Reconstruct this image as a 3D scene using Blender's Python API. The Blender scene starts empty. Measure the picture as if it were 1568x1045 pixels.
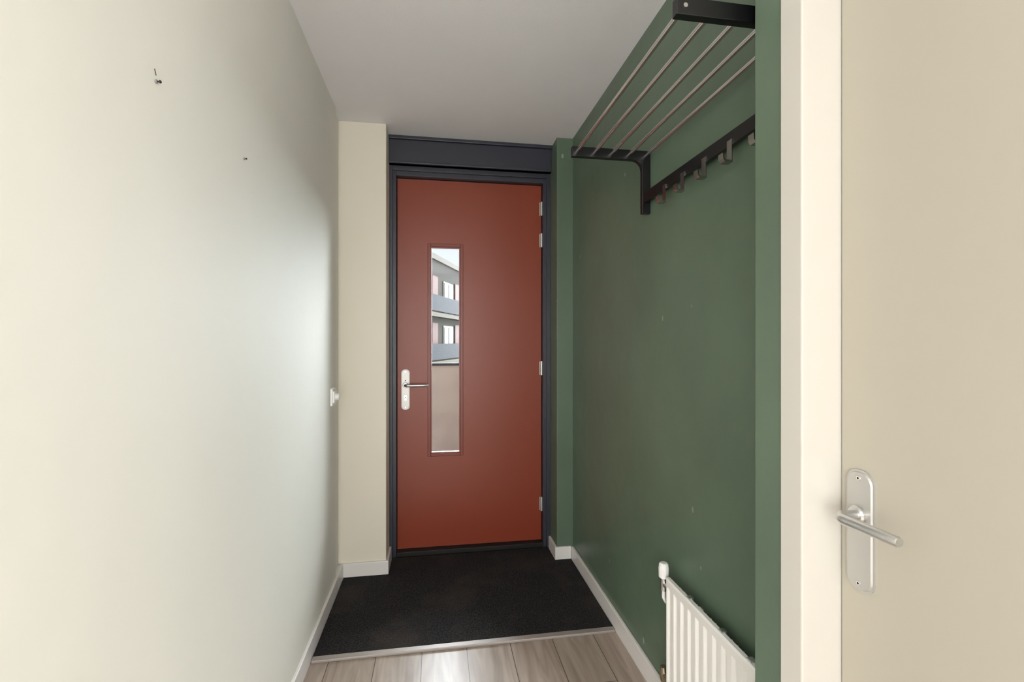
import bpy, bmesh, math
from mathutils import Vector, Matrix

scn = bpy.context.scene
try:
    scn.view_settings.view_transform = 'Standard'
    scn.view_settings.look = 'None'
except Exception:
    pass

def s2l(c):
    return tuple(((v/255)/12.92 if v/255 <= .04045 else ((v/255+.055)/1.055)**2.4) for v in c)

def mat(name, rgb, rough=.5, metal=0.0, var=0.0, vscale=4, bump=0.0, bscale=60, spec=.5, coat=0.0, bdist=.01, k=1.0):
    m = bpy.data.materials.new(name); m.use_nodes = True
    nt = m.node_tree; b = nt.nodes['Principled BSDF']
    b.inputs['Roughness'].default_value = rough
    b.inputs['Metallic'].default_value = metal
    b.inputs['Specular IOR Level'].default_value = spec
    b.inputs['Coat Weight'].default_value = coat
    c = tuple(v*k for v in s2l(rgb))
    tc = nt.nodes.new('ShaderNodeTexCoord')
    n = nt.nodes.new('ShaderNodeTexNoise'); n.inputs['Scale'].default_value = vscale; n.inputs['Detail'].default_value = 4
    nt.links.new(tc.outputs['Object'], n.inputs['Vector'])
    r = nt.nodes.new('ShaderNodeValToRGB')
    r.color_ramp.elements[0].position = .3; r.color_ramp.elements[1].position = .7
    r.color_ramp.elements[0].color = tuple(x*(1-var) for x in c)+(1,)
    r.color_ramp.elements[1].color = tuple(min(1, x*(1+var)) for x in c)+(1,)
    nt.links.new(n.outputs['Fac'], r.inputs['Fac'])
    nt.links.new(r.outputs['Color'], b.inputs['Base Color'])
    if bump > 0:
        n2 = nt.nodes.new('ShaderNodeTexNoise'); n2.inputs['Scale'].default_value = bscale; n2.inputs['Detail'].default_value = 3
        nt.links.new(tc.outputs['Object'], n2.inputs['Vector'])
        bp = nt.nodes.new('ShaderNodeBump'); bp.inputs['Strength'].default_value = bump; bp.inputs['Distance'].default_value = bdist
        nt.links.new(n2.outputs['Fac'], bp.inputs['Height'])
        nt.links.new(bp.outputs['Normal'], b.inputs['Normal'])
    return m

# ---------------- materials
M_cream = mat('cream_wall_paint', (230, 228, 218), .66, var=.015, vscale=2, bump=.2, bscale=9, bdist=.012, spec=.22)
M_pil = mat('cream_pilaster_paint', (230, 223, 207), .5, var=.015, vscale=2, bump=.1, bscale=30, bdist=.004)
M_ceil = mat('ceiling_plaster', (244, 243, 245), .8, var=.008, bump=.2, bscale=180, bdist=.002)
M_green = mat('green_wall_paint', (94, 112, 94), .38, var=.09, vscale=2.5, bump=.18, bscale=12, bdist=.01)
M_trimw = mat('white_baseboard_paint', (232, 229, 225), .35, var=.01)
M_red = mat('red_door_paint', (140, 59, 36), .36, var=.02, bump=.15, bscale=300, bdist=.0008)
M_redd = mat('red_glazing_bead', (126, 48, 29), .35)
M_frame = mat('anthracite_frame_paint', (56, 58, 68), .35, var=.02)
M_black = mat('black_powder_coat', (12, 12, 14), .35)
M_dark = mat('black_rubber', (12, 12, 12), .6)
M_steel = mat('brushed_steel', (222, 222, 222), .2, metal=1.0)
M_hook = mat('hook_steel', (165, 163, 160), .25, metal=1.0)
M_alu = mat('satin_aluminium', (210, 210, 210), .32, metal=1.0)
M_strip = mat('matte_strip', (168, 160, 154), .5, metal=.3)
M_plate = mat('handle_plate_aluminium', (194, 193, 190), .4, metal=.6)
M_idoor = mat('cream_door_paint', (184, 178, 164), .45, var=.01, vscale=1.5)
M_ifr = mat('cream_frame_lacquer', (208, 204, 196), .25, var=.01)
M_rad = mat('radiator_white_lacquer', (236, 234, 229), .3)
M_sw = mat('white_plastic', (238, 238, 236), .3)
M_brass = mat('worn_brass', (170, 160, 135), .35, metal=1.0)
M_concrete = mat('gallery_concrete', (150, 146, 140), .8, var=.1)
M_parapet = mat('parapet_panel', (104, 98, 94), .5, var=.25, vscale=2.5)
K = .055  # darkens the outdoor base colours to offset the strong sun on them
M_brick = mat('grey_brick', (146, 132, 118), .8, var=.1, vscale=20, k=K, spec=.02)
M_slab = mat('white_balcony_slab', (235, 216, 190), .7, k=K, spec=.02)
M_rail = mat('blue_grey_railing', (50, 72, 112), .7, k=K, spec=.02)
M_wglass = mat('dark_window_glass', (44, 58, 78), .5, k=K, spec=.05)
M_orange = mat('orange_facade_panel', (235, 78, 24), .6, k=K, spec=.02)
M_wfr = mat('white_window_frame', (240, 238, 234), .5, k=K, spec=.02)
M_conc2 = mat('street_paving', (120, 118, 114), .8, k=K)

def add_scuffs(m, light, scale=3.2, thr=.012, rot=.4):
    nt = m.node_tree; b = nt.nodes['Principled BSDF']
    src = b.inputs['Base Color'].links[0].from_socket
    tc = [n for n in nt.nodes if n.type == 'TEX_COORD'][0]
    v = nt.nodes.new('ShaderNodeTexVoronoi'); v.inputs['Scale'].default_value = scale
    mp = nt.nodes.new('ShaderNodeMapping'); mp.inputs['Scale'].default_value = (1, 1, .5)
    mp.inputs['Rotation'].default_value = (rot, 0, 0)
    nt.links.new(tc.outputs['Object'], mp.inputs['Vector']); nt.links.new(mp.outputs['Vector'], v.inputs['Vector'])
    lt = nt.nodes.new('ShaderNodeMath'); lt.operation = 'LESS_THAN'; lt.inputs[1].default_value = thr
    nt.links.new(v.outputs['Distance'], lt.inputs[0])
    mx = nt.nodes.new('ShaderNodeMixRGB'); mx.inputs['Color2'].default_value = s2l(light)+(1,)
    nt.links.new(lt.outputs[0], mx.inputs['Fac']); nt.links.new(src, mx.inputs['Color1'])
    nt.links.new(mx.outputs['Color'], b.inputs['Base Color'])
add_scuffs(M_green, (150, 165, 148), 4.0, .028)
add_scuffs(M_green, (134, 150, 134), 6.5, .040, -.5)

# glass
M_glass = bpy.data.materials.new('clear_glass'); M_glass.use_nodes = True
nt = M_glass.node_tree; nt.nodes.clear()
o = nt.nodes.new('ShaderNodeOutputMaterial'); t = nt.nodes.new('ShaderNodeBsdfTransparent'); g = nt.nodes.new('ShaderNodeBsdfGlossy')
g.inputs['Roughness'].default_value = .02; t.inputs['Color'].default_value = (.93, .95, .95, 1)
f = nt.nodes.new('ShaderNodeFresnel'); f.inputs['IOR'].default_value = 1.4
mx = nt.nodes.new('ShaderNodeMixShader')
nt.links.new(f.outputs[0], mx.inputs[0]); nt.links.new(t.outputs[0], mx.inputs[1]); nt.links.new(g.outputs[0], mx.inputs[2]); nt.links.new(mx.outputs[0], o.inputs['Surface'])

# laminate
M_wood = bpy.data.materials.new('grey_oak_laminate'); M_wood.use_nodes = True
nt = M_wood.node_tree; b = nt.nodes['Principled BSDF']; b.inputs['Roughness'].default_value = .36; b.inputs['Specular IOR Level'].default_value = .35
tc = nt.nodes.new('ShaderNodeTexCoord')
mp = nt.nodes.new('ShaderNodeMapping'); mp.inputs['Rotation'].default_value = (0, 0, math.radians(90)); mp.inputs['Location'].default_value = (0.45, .06-.19*4, 0)
br = nt.nodes.new('ShaderNodeTexBrick')
br.inputs['Scale'].default_value = 1; br.inputs['Brick Width'].default_value = 1.3; br.inputs['Row Height'].default_value = .19
br.inputs['Mortar Size'].default_value = .0016; br.inputs['Mortar Smooth'].default_value = .1; br.offset = .37; br.offset_frequency = 2
br.inputs['Color1'].default_value = (.0, .0, .0, 1); br.inputs['Color2'].default_value = (1, 1, 1, 1); br.inputs['Mortar'].default_value = (.5, .5, .5, 1)
nt.links.new(tc.outputs['Object'], mp.inputs['Vector']); nt.links.new(mp.outputs['Vector'], br.inputs['Vector'])
mg = nt.nodes.new('ShaderNodeMapping'); mg.inputs['Scale'].default_value = (9, .9, 1)
nt.links.new(tc.outputs['Object'], mg.inputs['Vector'])
addv = nt.nodes.new('ShaderNodeVectorMath'); addv.operation = 'MULTIPLY_ADD'
addv.inputs[1].default_value = (7, 3, 5)
nt.links.new(br.outputs['Color'], addv.inputs[0]); nt.links.new(mg.outputs['Vector'], addv.inputs[2])
ng = nt.nodes.new('ShaderNodeTexNoise'); ng.inputs['Scale'].default_value = 2.2; ng.inputs['Detail'].default_value = 6; ng.inputs['Distortion'].default_value = 1.4
nt.links.new(addv.outputs[0], ng.inputs['Vector'])
rg = nt.nodes.new('ShaderNodeValToRGB')
rg.color_ramp.elements[0].position = .3; rg.color_ramp.elements[0].color = s2l((154, 137, 124))+(1,)
rg.color_ramp.elements[1].position = .68; rg.color_ramp.elements[1].color = s2l((190, 175, 163))+(1,)
nt.links.new(ng.outputs['Fac'], rg.inputs['Fac'])
hs = nt.nodes.new('ShaderNodeMixRGB'); hs.blend_type = 'MULTIPLY'
rb = nt.nodes.new('ShaderNodeValToRGB'); rb.color_ramp.elements[0].color = (.86, .86, .86, 1); rb.color_ramp.elements[1].color = (1, 1, 1, 1)
nt.links.new(br.outputs['Color'], rb.inputs['Fac']); hs.inputs['Fac'].default_value = 1
nt.links.new(rg.outputs['Color'], hs.inputs['Color1']); nt.links.new(rb.outputs['Color'], hs.inputs['Color2'])
mm = nt.nodes.new('ShaderNodeMixRGB'); mm.inputs['Color2'].default_value = s2l((80, 68, 60))+(1,)
nt.links.new(br.outputs['Fac'], mm.inputs['Fac']); nt.links.new(hs.outputs['Color'], mm.inputs['Color1'])
nt.links.new(mm.outputs['Color'], b.inputs['Base Color'])

# doormat
M_mat = bpy.data.materials.new('charcoal_coir'); M_mat.use_nodes = True
nt = M_mat.node_tree; b = nt.nodes['Principled BSDF']; b.inputs['Roughness'].default_value = .95; b.inputs['Specular IOR Level'].default_value = .15
tc = nt.nodes.new('ShaderNodeTexCoord')
n1 = nt.nodes.new('ShaderNodeTexNoise'); n1.inputs['Scale'].default_value = 170; n1.inputs['Detail'].default_value = 5; n1.inputs['Roughness'].default_value = .75
n2 = nt.nodes.new('ShaderNodeTexNoise'); n2.inputs['Scale'].default_value = 3.2; n2.inputs['Detail'].default_value = 5
nt.links.new(tc.outputs['Object'], n1.inputs['Vector']); nt.links.new(tc.outputs['Object'], n2.inputs['Vector'])
r1 = nt.nodes.new('ShaderNodeValToRGB'); r1.color_ramp.elements[0].position = .40; r1.color_ramp.elements[0].color = s2l((15, 15, 16))+(1,)
r1.color_ramp.elements[1].position = .70; r1.color_ramp.elements[1].color = s2l((74, 72, 72))+(1,)
r2 = nt.nodes.new('ShaderNodeValToRGB'); r2.color_ramp.elements[0].position = .5; r2.color_ramp.elements[0].color = (0, 0, 0, 1)
r2.color_ramp.elements[1].position = .75; r2.color_ramp.elements[1].color = (.35, .35, .35, 1)
mxm = nt.nodes.new('ShaderNodeMixRGB'); mxm.inputs['Color2'].default_value = s2l((88, 78, 71))+(1,)
nt.links.new(n1.outputs['Fac'], r1.inputs['Fac']); nt.links.new(n2.outputs['Fac'], r2.inputs['Fac'])
nt.links.new(r2.outputs['Color'], mxm.inputs['Fac']); nt.links.new(r1.outputs['Color'], mxm.inputs['Color1']); nt.links.new(mxm.outputs['Color'], b.inputs['Base Color'])
bp = nt.nodes.new('ShaderNodeBump'); bp.inputs['Strength'].default_value = .8; bp.inputs['Distance'].default_value = .004
nt.links.new(n1.outputs['Fac'], bp.inputs['Height']); nt.links.new(bp.outputs['Normal'], b.inputs['Normal'])

# ---------------- geometry helpers
def finish(name, bm, m, parent=None, bevel=0, smooth=False, segs=2, xf=None):
    if xf is not None:
        bmesh.ops.transform(bm, matrix=xf, verts=bm.verts)
    bmesh.ops.recalc_face_normals(bm, faces=bm.faces)
    me = bpy.data.meshes.new(name); bm.to_mesh(me); bm.free()
    ob = bpy.data.objects.new(name, me); scn.collection.objects.link(ob)
    for mm_ in (m if isinstance(m, list) else [m]): me.materials.append(mm_)
    if smooth:
        for p in me.polygons: p.use_smooth = True
    if bevel:
        md = ob.modifiers.new('bevel', 'BEVEL'); md.width = bevel; md.segments = segs; md.limit_method = 'ANGLE'; md.angle_limit = math.radians(40)
    if parent: ob.parent = parent
    return ob

def addbox(bm, x0, x1, y0, y1, z0, z1):
    v = [bm.verts.new((x, y, z)) for x in (x0, x1) for y in (y0, y1) for z in (z0, z1)]
    fs = [bm.faces.new([v[i] for i in idx]) for idx in ((0, 1, 3, 2), (4, 6, 7, 5), (0, 4, 5, 1), (2, 3, 7, 6), (0, 2, 6, 4), (1, 5, 7, 3))]
    return fs

def boxes(name, lst, m, parent=None, bevel=0, xf=None):
    bm = bmesh.new()
    for l in lst:
        fs = addbox(bm, *l[:6])
        if len(l) > 6:
            for f_ in fs: f_.material_index = l[6]
    return finish(name, bm, m, parent, bevel, xf=xf)

def empty(name, loc=(0, 0, 0)):
    e = bpy.data.objects.new(name, None); e.empty_display_size = .1; scn.collection.objects.link(e); return e

def sweep(bm, pts, r, n=16, caps=True):
    pts = [Vector(p) for p in pts]; rings = []
    rr = r if isinstance(r, (list, tuple)) else [r]*len(pts)
    up = None
    for i, p in enumerate(pts):
        d = (pts[min(i+1, len(pts)-1)]-pts[max(i-1, 0)]).normalized()
        if up is None:
            a = Vector((0, 0, 1)) if abs(d.z) < .9 else Vector((1, 0, 0))
            up = (a-d*a.dot(d)).normalized()
        else:
            up = (up-d*up.dot(d)).normalized()
        sd = d.cross(up)
        rings.append([bm.verts.new(p+(up*math.cos(2*math.pi*k/n)+sd*math.sin(2*math.pi*k/n))*rr[i]) for k in range(n)])
    for a, b_ in zip(rings, rings[1:]):
        for k in range(n):
            bm.faces.new((a[k], a[(k+1) % n], b_[(k+1) % n], b_[k]))
    if caps:
        bm.faces.new(rings[0]); bm.faces.new(rings[-1])

def tube(name, pts, r, m, parent=None, n=16):
    bm = bmesh.new(); sweep(bm, pts, r, n)
    ob = finish(name, bm, m, parent, smooth=True)
    md = ob.modifiers.new('es', 'EDGE_SPLIT'); md.split_angle = math.radians(50)
    return ob

def prism(name, outline, z0, z1, m, parent=None, bevel=0, xf=None):
    bm = bmesh.new()
    a = [bm.verts.new((x, y, z0)) for x, y in outline]; b_ = [bm.verts.new((x, y, z1)) for x, y in outline]
    bm.faces.new(a); bm.faces.new(b_)
    for i in range(len(a)):
        j = (i+1) % len(a); bm.faces.new((a[i], a[j], b_[j], b_[i]))
    return finish(name, bm, m, parent, bevel, xf=xf)

def rrect(w, h, r, n=6):
    out = []
    for cx, cy, a0 in ((w/2-r, h/2-r, 0), (-w/2+r, h/2-r, 90), (-w/2+r, -h/2+r, 180), (w/2-r, -h/2+r, 270)):
        for k in range(n+1):
            a = math.radians(a0+90*k/n); out.append((cx+r*math.cos(a), cy+r*math.sin(a)))
    return out

# ---------------- room constants
XL, XR, H = -.525, .822, 2.565
XP = .66     # near right wall plane
YH, YB = -.30, -2.7   # hall behind the camera
HX0, HX1 = -2.6, 3.0

boxes('floor', [(-.75, 1.05, YH, 3.12, -.1, 0), (HX0-.1, HX1+.1, YB-.1, YH, -.1, 0)], M_wood)
boxes('ceiling', [(-.75, 1.05, YH, 3.12, H, H+.12), (HX0-.1, HX1+.1, YB-.1, YH, H, H+.12)], M_ceil)
boxes('wall_left', [(-.75, XL, YH, 2.60, 0, H), (-.75, -.54, 2.60, 2.75, 0, H), (HX0, -.75, YH, YH+.12, 0, H)], M_cream)
boxes('wall_far', [(-.75, -.281, 2.75, 3.12, 0, H)], M_pil, bevel=.003)
boxes('wall_far_green', [(.722, 1.05, 2.77, 3.12, 0, H)], M_green, bevel=.003)
boxes('wall_far_lintel', [(-.281, .722, 2.95, 3.12, 2.405, H)], M_frame)
boxes('wall_right', [(XR, 1.05, .895, 2.77, 0, H)], M_green)
boxes('wall_right_pier', [(XP, 1.05, .815, .895, 0, H)], M_green, bevel=.004)
boxes('wall_right_hall', [(XP, 1.05, YH, -.17, 0, H), (XP, 1.05, -.17, .815, 2.395, H), (1.05, HX1, YH, YH+.12, 0, H)], M_cream)
boxes('wall_back', [(HX0-.1, HX1+.1, YB-.1, YB, 0, H)], M_cream)
boxes('wall_hall_left', [(HX0-.1, HX0, YB, YH+.12, 0, H)], M_cream)
boxes('wall_hall_right', [(HX1, HX1+.1, YB, YH+.12, 0, H)], M_cream)

# baseboards
BH = .085
boxes('baseboard_left', [(XL, XL+.014, YH, 2.60, 0, BH), (-.54, XL+.014, 2.60, 2.736, 0, BH)], M_trimw, bevel=.003)
boxes('baseboard_far_left', [(XL+.0, -.267, 2.736, 2.75, 0, BH), (-.281, -.267, 2.75, 2.93, 0, BH)], M_trimw, bevel=.003)
boxes('baseboard_far_right', [(.708, XR-.014, 2.756, 2.77, 0, BH), (.708, .722, 2.77, 2.93, 0, BH)], M_trimw, bevel=.003)
boxes('baseboard_right', [(XR-.014, XR, .895, 2.756, 0, BH)], M_trimw, bevel=.003)

# doormat + strip
prism('doormat', [(-.509, 2.072), (.806, 2.072), (.806, 2.754), (.706, 2.754), (.706, 2.932), (-.265, 2.932), (-.265, 2.734), (-.509, 2.734)], 0, .011, M_mat)
boxes('trim_mat_strip', [(-.509, .806, 2.04, 2.071, 0, .012)], M_strip, bevel=.003)

# ---------------- front door
d1 = empty('door_1')
lx0, lx1, lz0, lz1 = -.238, .676, .035, 2.342
gx0, gx1, gz0, gz1 = -.034, .150, .622, 1.925
Yd = 3.0
boxes('leaf', [(lx0, gx0, Yd, Yd+.05, lz0, lz1), (gx1, lx1, Yd, Yd+.05, lz0, lz1), (gx0, gx1, Yd, Yd+.05, lz0, gz0), (gx0, gx1, Yd, Yd+.05, gz1, lz1)], M_red, d1)
w = .019
def ring(x0, x1, z0, z1, t, y0, y1):
    return [(x0-t, x0, y0, y1, z0-t, z1+t), (x1, x1+t, y0, y1, z0-t, z1+t), (x0, x1, y0, y1, z0-t, z0), (x0, x1, y0, y1, z1, z1+t)]
boxes('glazing_bead', ring(gx0, gx1, gz0, gz1, w, Yd-.005, Yd), M_redd, d1, bevel=.002)
boxes('glazing_rebate', ring(gx0+.006, gx1-.006, gz0+.006, gz1-.006, .006, Yd+.003, Yd+.03), M_redd, d1)
boxes('glass_pane', [(gx0+.001, gx1-.001, Yd+.030, Yd+.034, gz0+.001, gz1-.001)], M_glass, d1)
boxes('frame', [(-.281, lx0-.004, 2.955, 3.1, .0, 2.40), (lx1+.004, .722, 2.955, 3.1, .0, 2.40),
                (lx0-.004, lx1+.004, 2.955, 3.1, lz1+.004, 2.40),
                (-.281, -.262, 2.935, 2.955, .0, 2.40), (.700, .722, 2.935, 2.955, .0, 2.40), (-.262, .700, 2.935, 2.955, 2.372, 2.40)], M_frame, d1, bevel=.002)
boxes('stop', [(lx0-.004, lx0+.02, Yd+.053, 3.1, .028, lz1), (lx1-.02, lx1+.004, Yd+.053, 3.1, .028, lz1), (lx0-.004, lx1+.004, Yd+.053, 3.1, lz1-.02, lz1+.004)], M_dark, d1)
boxes('threshold', [(lx0-.004, lx1+.004, 2.952, 3.1, 0, .033)], M_dark, d1, bevel=.003)
boxes('trim_door_head', [(-.281, .722, 2.90, 2.95, 2.40, 2.545), (-.281, .722, 2.885, 2.95, 2.545, 2.565), (-.281, .722, 2.89, 2.95, 2.40, 2.412)], M_frame, None, bevel=.003)
for i, z in enumerate((2.19, 1.985, 1.153, .27)):
    bm = bmesh.new()
    sweep(bm, [(lx1+.001, Yd-.009, z-.045), (lx1+.001, Yd-.009, z+.045)], .008, 12)
    addbox(bm, lx1-.012, lx1+.003, Yd-.003, Yd+.001, z-.043, z+.043)
    for k in (-.018, .018):
        sweep(bm, [(lx1+.001, Yd-.009, z+k-.001), (lx1+.001, Yd-.009, z+k+.001)], .0088, 12)
    finish('hinge_%d' % (i+1), bm, M_plate, d1)

def handle(parent, xf, pw, ph, pz, lever, keyhole, prefix=''):
    for (ww, hh, y0, y1, rr_) in ((pw, ph, 0, .004, pw*.42), (pw-.006, ph-.006, .004, .007, pw*.38)):
        out = rrect(ww, hh, rr_)
        bm = bmesh.new()
        a = [bm.verts.new((x, y0, z+pz)) for x, z in out]
        q = .0015 if y0 > 0 else 0
        b_ = [bm.verts.new((x*(1-q/ww*2), y1, z*(1-q/hh*2)+pz)) for x, z in out]
        bm.faces.new(a); bm.faces.new(b_)
        for i in range(len(a)):
            j = (i+1) % len(a); bm.faces.new((a[i], a[j], b_[j], b_[i]))
        finish(prefix+'plate', bm, M_plate, parent, xf=xf)
    bm = bmesh.new()
    for zz in (pz+ph/2-.014, pz-ph/2+.014):
        sweep(bm, [(0, .006, zz), (0, .0085, zz)], [.005, .004], 14)
    finish(prefix+'screws', bm, M_steel, parent, xf=xf)
    bm = bmesh.new()
    for zz in (pz+ph/2-.014, pz-ph/2+.014):
        sweep(bm, [(0, .0083, zz), (0, .0088, zz)], .002, 6)
    finish(prefix+'screw_slots', bm, M_dark, parent, xf=xf)
    bm = bmesh.new(); sweep(bm, [(0, .006, 0), (0, .013, 0), (0, .016, 0)], [.0165, .0165, .0135], 28)
    finish(prefix+'collar', bm, M_alu, parent, xf=xf, smooth=False)
    R = .018; out_ = .052
    pts = [(0, .012, 0), (0, out_-R, 0)]
    for k in range(1, 8):
        a = math.radians(90*k/8); pts.append((R-R*math.cos(a), out_-R+R*math.sin(a), 0))
    pts += [(R, out_, 0), (lever*.6, out_-.002, 0), (lever-.003, out_-.004, 0), (lever, out_-.004, 0)]
    rad = [.0085, .0085]+[.0092]*7+[.0095, .0088, .0085, .0070]
    bm = bmesh.new(); sweep(bm, pts, rad, 20)
    ob = finish(prefix+'lever', bm, M_alu, parent, xf=xf, smooth=True)
    md = ob.modifiers.new('es', 'EDGE_SPLIT'); md.split_angle = math.radians(50)
    if keyhole:
        bm = bmesh.new(); sweep(bm, [(0, .006, -.072), (0, .0095, -.072)], .0095, 20); addbox(bm, -.005, .005, .006, .0095, -.095, -.076)
        finish(prefix+'lock_cylinder', bm, M_steel, parent, xf=xf)
        bm = bmesh.new(); addbox(bm, -.001, .001, .0094, .0099, -.079, -.066)
        sweep(bm, [(0, .006, .028), (0, .0078, .028)], .004, 12)
        finish(prefix+'keyway', bm, M_dark, parent, xf=xf)

xf1 = Matrix(((1, 0, 0, -.189), (0, -1, 0, Yd), (0, 0, 1, 1.055), (0, 0, 0, 1)))
handle(d1, xf1, .05, .25, -.028, .142, True, 'handle_')

# ---------------- interior door (right)
d2 = empty('door_2')
XD = .736
boxes('leaf', [(XD, XD+.04, -.117, .7575, .012, 2.33)], M_idoor, d2, bevel=.0015)
boxes('frame', [(XP-.004, XD+.06, .760, .815, 0, 2.395), (XP-.004, XD+.06, -.170, -.120, 0, 2.395), (XP-.004, XD+.06, -.12, .760, 2.335, 2.395)], M_ifr, d2, bevel=.003)
boxes('door_stop', [(XD+.042, XD+.06, .735, .760, 0, 2.335), (XD+.042, XD+.06, -.12, -.095, 0, 2.335)], M_dark, d2)
xf2 = Matrix(((0, -1, 0, XD), (-1, 0, 0, .7155), (0, 0, 1, 1.026), (0, 0, 0, 1)))
handle(d2, xf2, .055, .212, -.028, .110, False, 'handle_')

# ---------------- light switch on left wall
ls = empty('light_switch')
def plate_left(name, yc, zc, w_, h_, x0, x1, r, m):
    bm = bmesh.new(); out = rrect(w_, h_, r)
    a = [bm.verts.new((x0, y+yc, z+zc)) for y, z in out]; b_ = [bm.verts.new((x1, y*.96+yc, z*.96+zc)) for y, z in out]
    bm.faces.new(a); bm.faces.new(b_)
    for i in range(len(a)):
        j = (i+1) % len(a); bm.faces.new((a[i], a[j], b_[j], b_[i]))
    return finish(name, bm, m, ls)
plate_left('surround', 2.515, 1.045, .082, .09, XL, XL+.010, .006, M_sw)
plate_left('rocker', 2.515, 1.045, .056, .062, XL+.010, XL+.017, .004, M_sw)
bm = bmesh.new(); sweep(bm, [(XL+.017, 2.515, 1.045), (XL+.034, 2.515, 1.045), (XL+.038, 2.515, 1.045)], [.02, .018, .014], 24)
finish('dimmer_knob', bm, M_sw, ls)

# ---------------- wall screws
for i, (y, z) in enumerate(((.986, 1.822), (1.40, 1.834))):
    e = empty('wall_screw')
    s = .7 if i == 0 else .6
    tube('plug', [(XL, y, z), (XL+.003, y, z)], .0052*s, M_concrete, e)
    tube('shank', [(XL+.003, y, z), (XL+.010*s, y+.002, z+.001)], .0022*s, M_dark, e)
    tube('head', [(XL+.010*s, y+.002, z+.001), (XL+.013*s, y+.002, z+.001)], [.0045*s, .003*s], M_dark, e)
    if i == 0:
        tube('nail', [(XL+.0005, y-.003, z+.022), (XL+.003, y-.003, z+.010)], .0007, M_dark, e, 8)

# ---------------- coat rack
cr = empty('coat_rack')
YF, YN = 1.727, .945
xw = XR
zc = 2.05
for nm, yy in (('end_bar_far', YF), ('end_bar_near', YN)):
    boxes(nm, [(.507, xw-.001, yy-.010, yy+.010, zc-.020, zc+.018)], M_black, cr, bevel=.0015)
for nm, yy, ob_ in (('upright_far', YF, 0), ('upright_near', YN, 0)):
    boxes(nm, [(xw-.034, xw-.001, yy-.010, yy+.010, 1.825, zc-.018)], M_black, cr, bevel=.0015)
    bm = bmesh.new()
    prof = [(xw-.034, zc-.018), (xw-.034-.042, zc-.018)] + [(xw-.034-.042+.042*math.sin(math.radians(15*k)), zc-.018-.042+.042*math.cos(math.radians(15*k))) for k in range(1, 7)]
    a = [bm.verts.new((x, yy-.009, z)) for x, z in prof]; b_ = [bm.verts.new((x, yy+.009, z)) for x, z in prof]
    bm.faces.new(a); bm.faces.new(b_)
    for i in range(len(a)):
        j = (i+1) % len(a); bm.faces.new((a[i], a[j], b_[j], b_[i]))
    finish(nm+'_gusset', bm, M_black, cr)
for i in range(5):
    x = .527+.069*i
    tube('rod_%d' % (i+1), [(x, YN+.006, zc), (x, YF-.006, zc)], .0065, M_steel, cr)
bm = bmesh.new()
for i in (0,):
    x = .527+.069*i
    for yy in (YN-.0115, YF-.0115):
        sweep(bm, [(x, yy, zc), (x, yy+.003, zc)], .005, 14)
finish('rod_screws', bm, M_steel, cr)
boxes('hook_rail', [(xw-.028, xw-.012, YN+.01, YF-.01, 1.866, 1.905)], M_black, cr, bevel=.0015)
for i in range(5):
    yy = 1.55-.125*i
    x0 = xw-.028
    w2 = .011; t_ = .003
    bm = bmesh.new()
    prof = [(x0, 1.880), (x0-t_, 1.880), (x0-t_, 1.822), (x0-.020, 1.822), (x0-.024, 1.826), (x0-.026, 1.840), (x0-.029, 1.840), (x0-.028, 1.824), (x0-.023, 1.817), (x0-.020, 1.816), (x0, 1.816)]
    a = [bm.verts.new((x, yy-w2, z)) for x, z in prof]; b_ = [bm.verts.new((x, yy+w2, z)) for x, z in prof]
    bm.faces.new(a); bm.faces.new(b_)
    for k in range(len(a)):
        j = (k+1) % len(a); bm.faces.new((a[k], a[j], b_[j], b_[k]))
    finish('coat_hook_%d' % (i+1), bm, M_hook, cr)

# ---------------- radiator
rd = empty('radiator')
xf_, xb = .768, .783
y0, y1, z0, z1 = .925, 1.492, .13, .527
bm = bmesh.new()
pitch = .0436; NY = 13*12; NZ = 60
def depth(y, z):
    p = ((y-y0)/pitch) % 1.0
    rib = min(1, max(0, (abs(p-.5)-.16)/.10))
    dz = min(z-(z0+.028), (z1-.028)-z)
    half = .26*pitch
    if dz < half:
        dd = math.hypot(max(0, half-dz), abs(p-.5)*pitch)
        rib = max(rib, min(1, max(0, (dd/pitch-.16)/.10)))
    edge = min(y-y0, y1-y, z-z0, z1-z)
    e = 0 if edge > .004 else (.004-edge)
    return .0105*(1-rib)+e*.8
grid = []
for i in range(NY+1):
    y = y0+(y1-y0)*i/NY; row = []
    for j in range(NZ+1):
        z = z0+(z1-z0)*j/NZ
        row.append(bm.verts.new((xf_+depth(y, z), y, z)))
    grid.append(row)
for i in range(NY):
    for j in range(NZ):
        bm.faces.new((grid[i][j], grid[i+1][j], grid[i+1][j+1], grid[i][j+1]))
bk = [bm.verts.new((xb, y, z)) for y, z in ((y0, z0), (y1, z0), (y1, z1), (y0, z1))]
bm.faces.new(bk)
bm.faces.new([grid[i][0] for i in range(NY+1)]+[bk[1], bk[0]])
bm.faces.new([grid[i][NZ] for i in range(NY, -1, -1)]+[bk[3], bk[2]])
bm.faces.new([grid[0][j] for j in range(NZ, -1, -1)]+[bk[0], bk[3]])
bm.faces.new([grid[NY][j] for j in range(NZ+1)]+[bk[2], bk[1]])
finish('panel', bm, M_rad, rd, smooth=False)
boxes('convector_fins', [(xb, xb+.022, y0+.03+.025*k, y0+.032+.025*k, z0+.03, z1-.02) for k in range(21)], M_rad, rd)
boxes('wall_brackets', [(xb, XR-.0005, yb-.010, yb+.010, z1-.07, z1-.035) for yb in (1.03, 1.36)], M_rad, rd)
boxes('bracket_clips', [(xf_+.006, xb+.006, yb-.008, yb+.008, z1-.002, z1+.004) for yb in (1.03, 1.07, 1.19, 1.36)]+[(xb, xb+.003, yb-.010, yb+.010, z1-.03, z1+.004) for yb in (1.03, 1.19, 1.36)], M_alu, rd)
yv, xv = 1.527, .783
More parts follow.
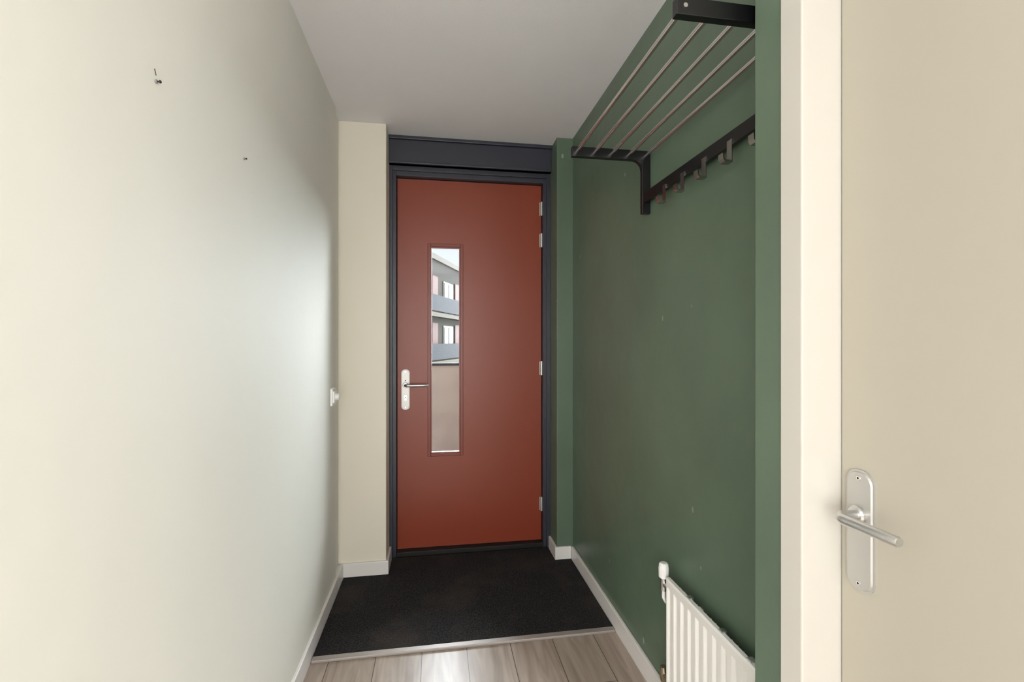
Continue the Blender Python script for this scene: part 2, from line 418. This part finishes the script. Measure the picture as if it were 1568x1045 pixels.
tube('valve_tail', [(xv-.004, y1-.001, .487), (xv-.004, yv, .487)], .008, M_alu, rd)
tube('valve_body', [(xv-.004, yv, .465), (xv-.004, yv, .508)], .011, M_alu, rd)
bm = bmesh.new()
N = 40
prof = [(.506, .011), (.511, .0165), (.540, .0175), (.556, .0155), (.560, .012), (.561, .004)]
rings = []
for z, r in prof:
    rings.append([bm.verts.new((xv-.004+math.cos(2*math.pi*k/N)*r*(1-.05*(k % 4 == 0)), yv+math.sin(2*math.pi*k/N)*r*(1-.05*(k % 4 == 0)), z)) for k in range(N)])
for a, b_ in zip(rings, rings[1:]):
    for k in range(N): bm.faces.new((a[k], a[(k+1) % N], b_[(k+1) % N], b_[k]))
bm.faces.new(rings[0]); bm.faces.new(rings[-1])
finish('valve_knob', bm, M_sw, rd)
tube('supply_pipe', [(xv-.004, yv, .465), (xv-.004, yv, .44), (xv+.003, yv, .425), (XR-.001, yv, .42)], .0065, M_sw, rd)
tube('return_tail', [(xv-.004, y1-.001, .175), (xv-.004, yv+.006, .175)], .009, M_brass, rd)
tube('return_body', [(xv-.004, yv, .150), (xv-.004, yv, .168), (xv-.004, yv, .182), (xv-.004, yv, .200)], [.010, .013, .013, .010], M_brass, rd)
tube('return_pipe', [(xv-.004, yv, .150), (xv-.004, yv, .0)], .0075, M_sw, rd)

# ---------------- outside
boxes('gallery_floor', [(-4, 5, 3.13, 4.75, -.16, -.02)], M_concrete)
boxes('gallery_parapet', [(-4, 5, 4.62, 4.68, -.02, 1.09, 0), (-4, 5, 4.60, 4.70, 1.09, 1.115, 1)], [M_parapet, M_rail])
ab = empty('apartment_building')
d = Vector((.33, .944, 0)).normalized(); nrm = Vector((d.y, -d.x, 0))
X2 = Matrix(((d.x, nrm.x, 0, -1.5), (d.y, nrm.y, 0, 22.4), (0, 0, 1, 1.33), (0, 0, 0, 1)))
boxes('facade', [(-6, 30, -8, 0, -9, 4.5)], M_brick, ab, xf=X2)
boxes('roof_fascia', [(-6.1, 30.1, -8.1, .12, 4.5, 4.8)], M_slab, ab, xf=X2)
wl, gl, sl, ra, orr = [], [], [], [], []
for fl in (-6.5, -3.9, -1.3, 1.3):
    sl.append((-6, 30, 0, .55, fl-.0, fl+.22))
    ra.append((-6, 30, .50, .54, fl+.3, fl+1.15))
    for s in (-4.2, -1.2, 1.8, 5.7, 9.8, 13, 16, 19):
        wl.append((s, s+1.9, 0, .04, fl+.25, fl+2.2))
        gl.append((s+.12, s+.85, .04, .06, fl+.35, fl+2.1)); gl.append((s+1.0, s+1.78, .04, .06, fl+.35, fl+2.1))
    for s in (3.8, 8.0, 15.2):
        orr.append((s, s+.9, 0, .05, fl+.25, fl+2.3))
boxes('window_frames', wl, M_wfr, ab, xf=X2)
boxes('window_glass', gl, M_wglass, ab, xf=X2)
boxes('balcony_slabs', sl, M_slab, ab, xf=X2)
boxes('balcony_railings', ra, M_rail, ab, xf=X2)
boxes('facade_panels', orr, M_orange, ab, xf=X2)
boxes('ground', [(-60, 60, 3.2, 90, -7.8, -7.7)], M_conc2)

# ---------------- world & lights
wd = bpy.data.worlds.new('overcast'); scn.world = wd; wd.use_nodes = True
nt = wd.node_tree; bg = nt.nodes['Background']; bg.inputs['Color'].default_value = (.88, .94, 1.0, 1); bg.inputs['Strength'].default_value = 1.1

def area(name, loc, rot, sx, sy, power, col=(1, 1, 1)):
    l = bpy.data.lights.new(name, 'AREA'); l.shape = 'RECTANGLE'; l.size = sx; l.size_y = sy; l.energy = power; l.color = col
    ob = bpy.data.objects.new(name, l); ob.location = loc; ob.rotation_euler = rot; scn.collection.objects.link(ob); return ob
area('hall_fill_light', (-1.2, -2.65, 1.25), (math.radians(90), 0, 0), 2.2, 2.1, 122, (.98, .99, 1))  # unseen fill lamp added at the back wall to brighten the corridor
area('hall_fill_light', (1.7, -2.65, 1.25), (math.radians(90), 0, 0), 2.2, 2.1, 135, (.98, .99, 1))  # second added fill lamp, right half; no window is modelled here
sun = bpy.data.lights.new('daylight', 'SUN'); sun.energy = 118; sun.angle = math.radians(88); sun.color = (.90, .95, 1.0)
so = bpy.data.objects.new('daylight', sun); scn.collection.objects.link(so)
dirv = Vector((-.42, -1, -.20)).normalized()
so.rotation_euler = dirv.to_track_quat('-Z', 'Y').to_euler()
so.location = (3, 8, 3)

cam = bpy.data.cameras.new('camera'); cam.sensor_width = 36; cam.lens = 36*720/1568; cam.clip_start = .02
co = bpy.data.objects.new('camera', cam); co.location = (0, 0, 1.33); co.rotation_euler = (math.radians(90), 0, math.radians(-9.15))
scn.collection.objects.link(co); scn.camera = co
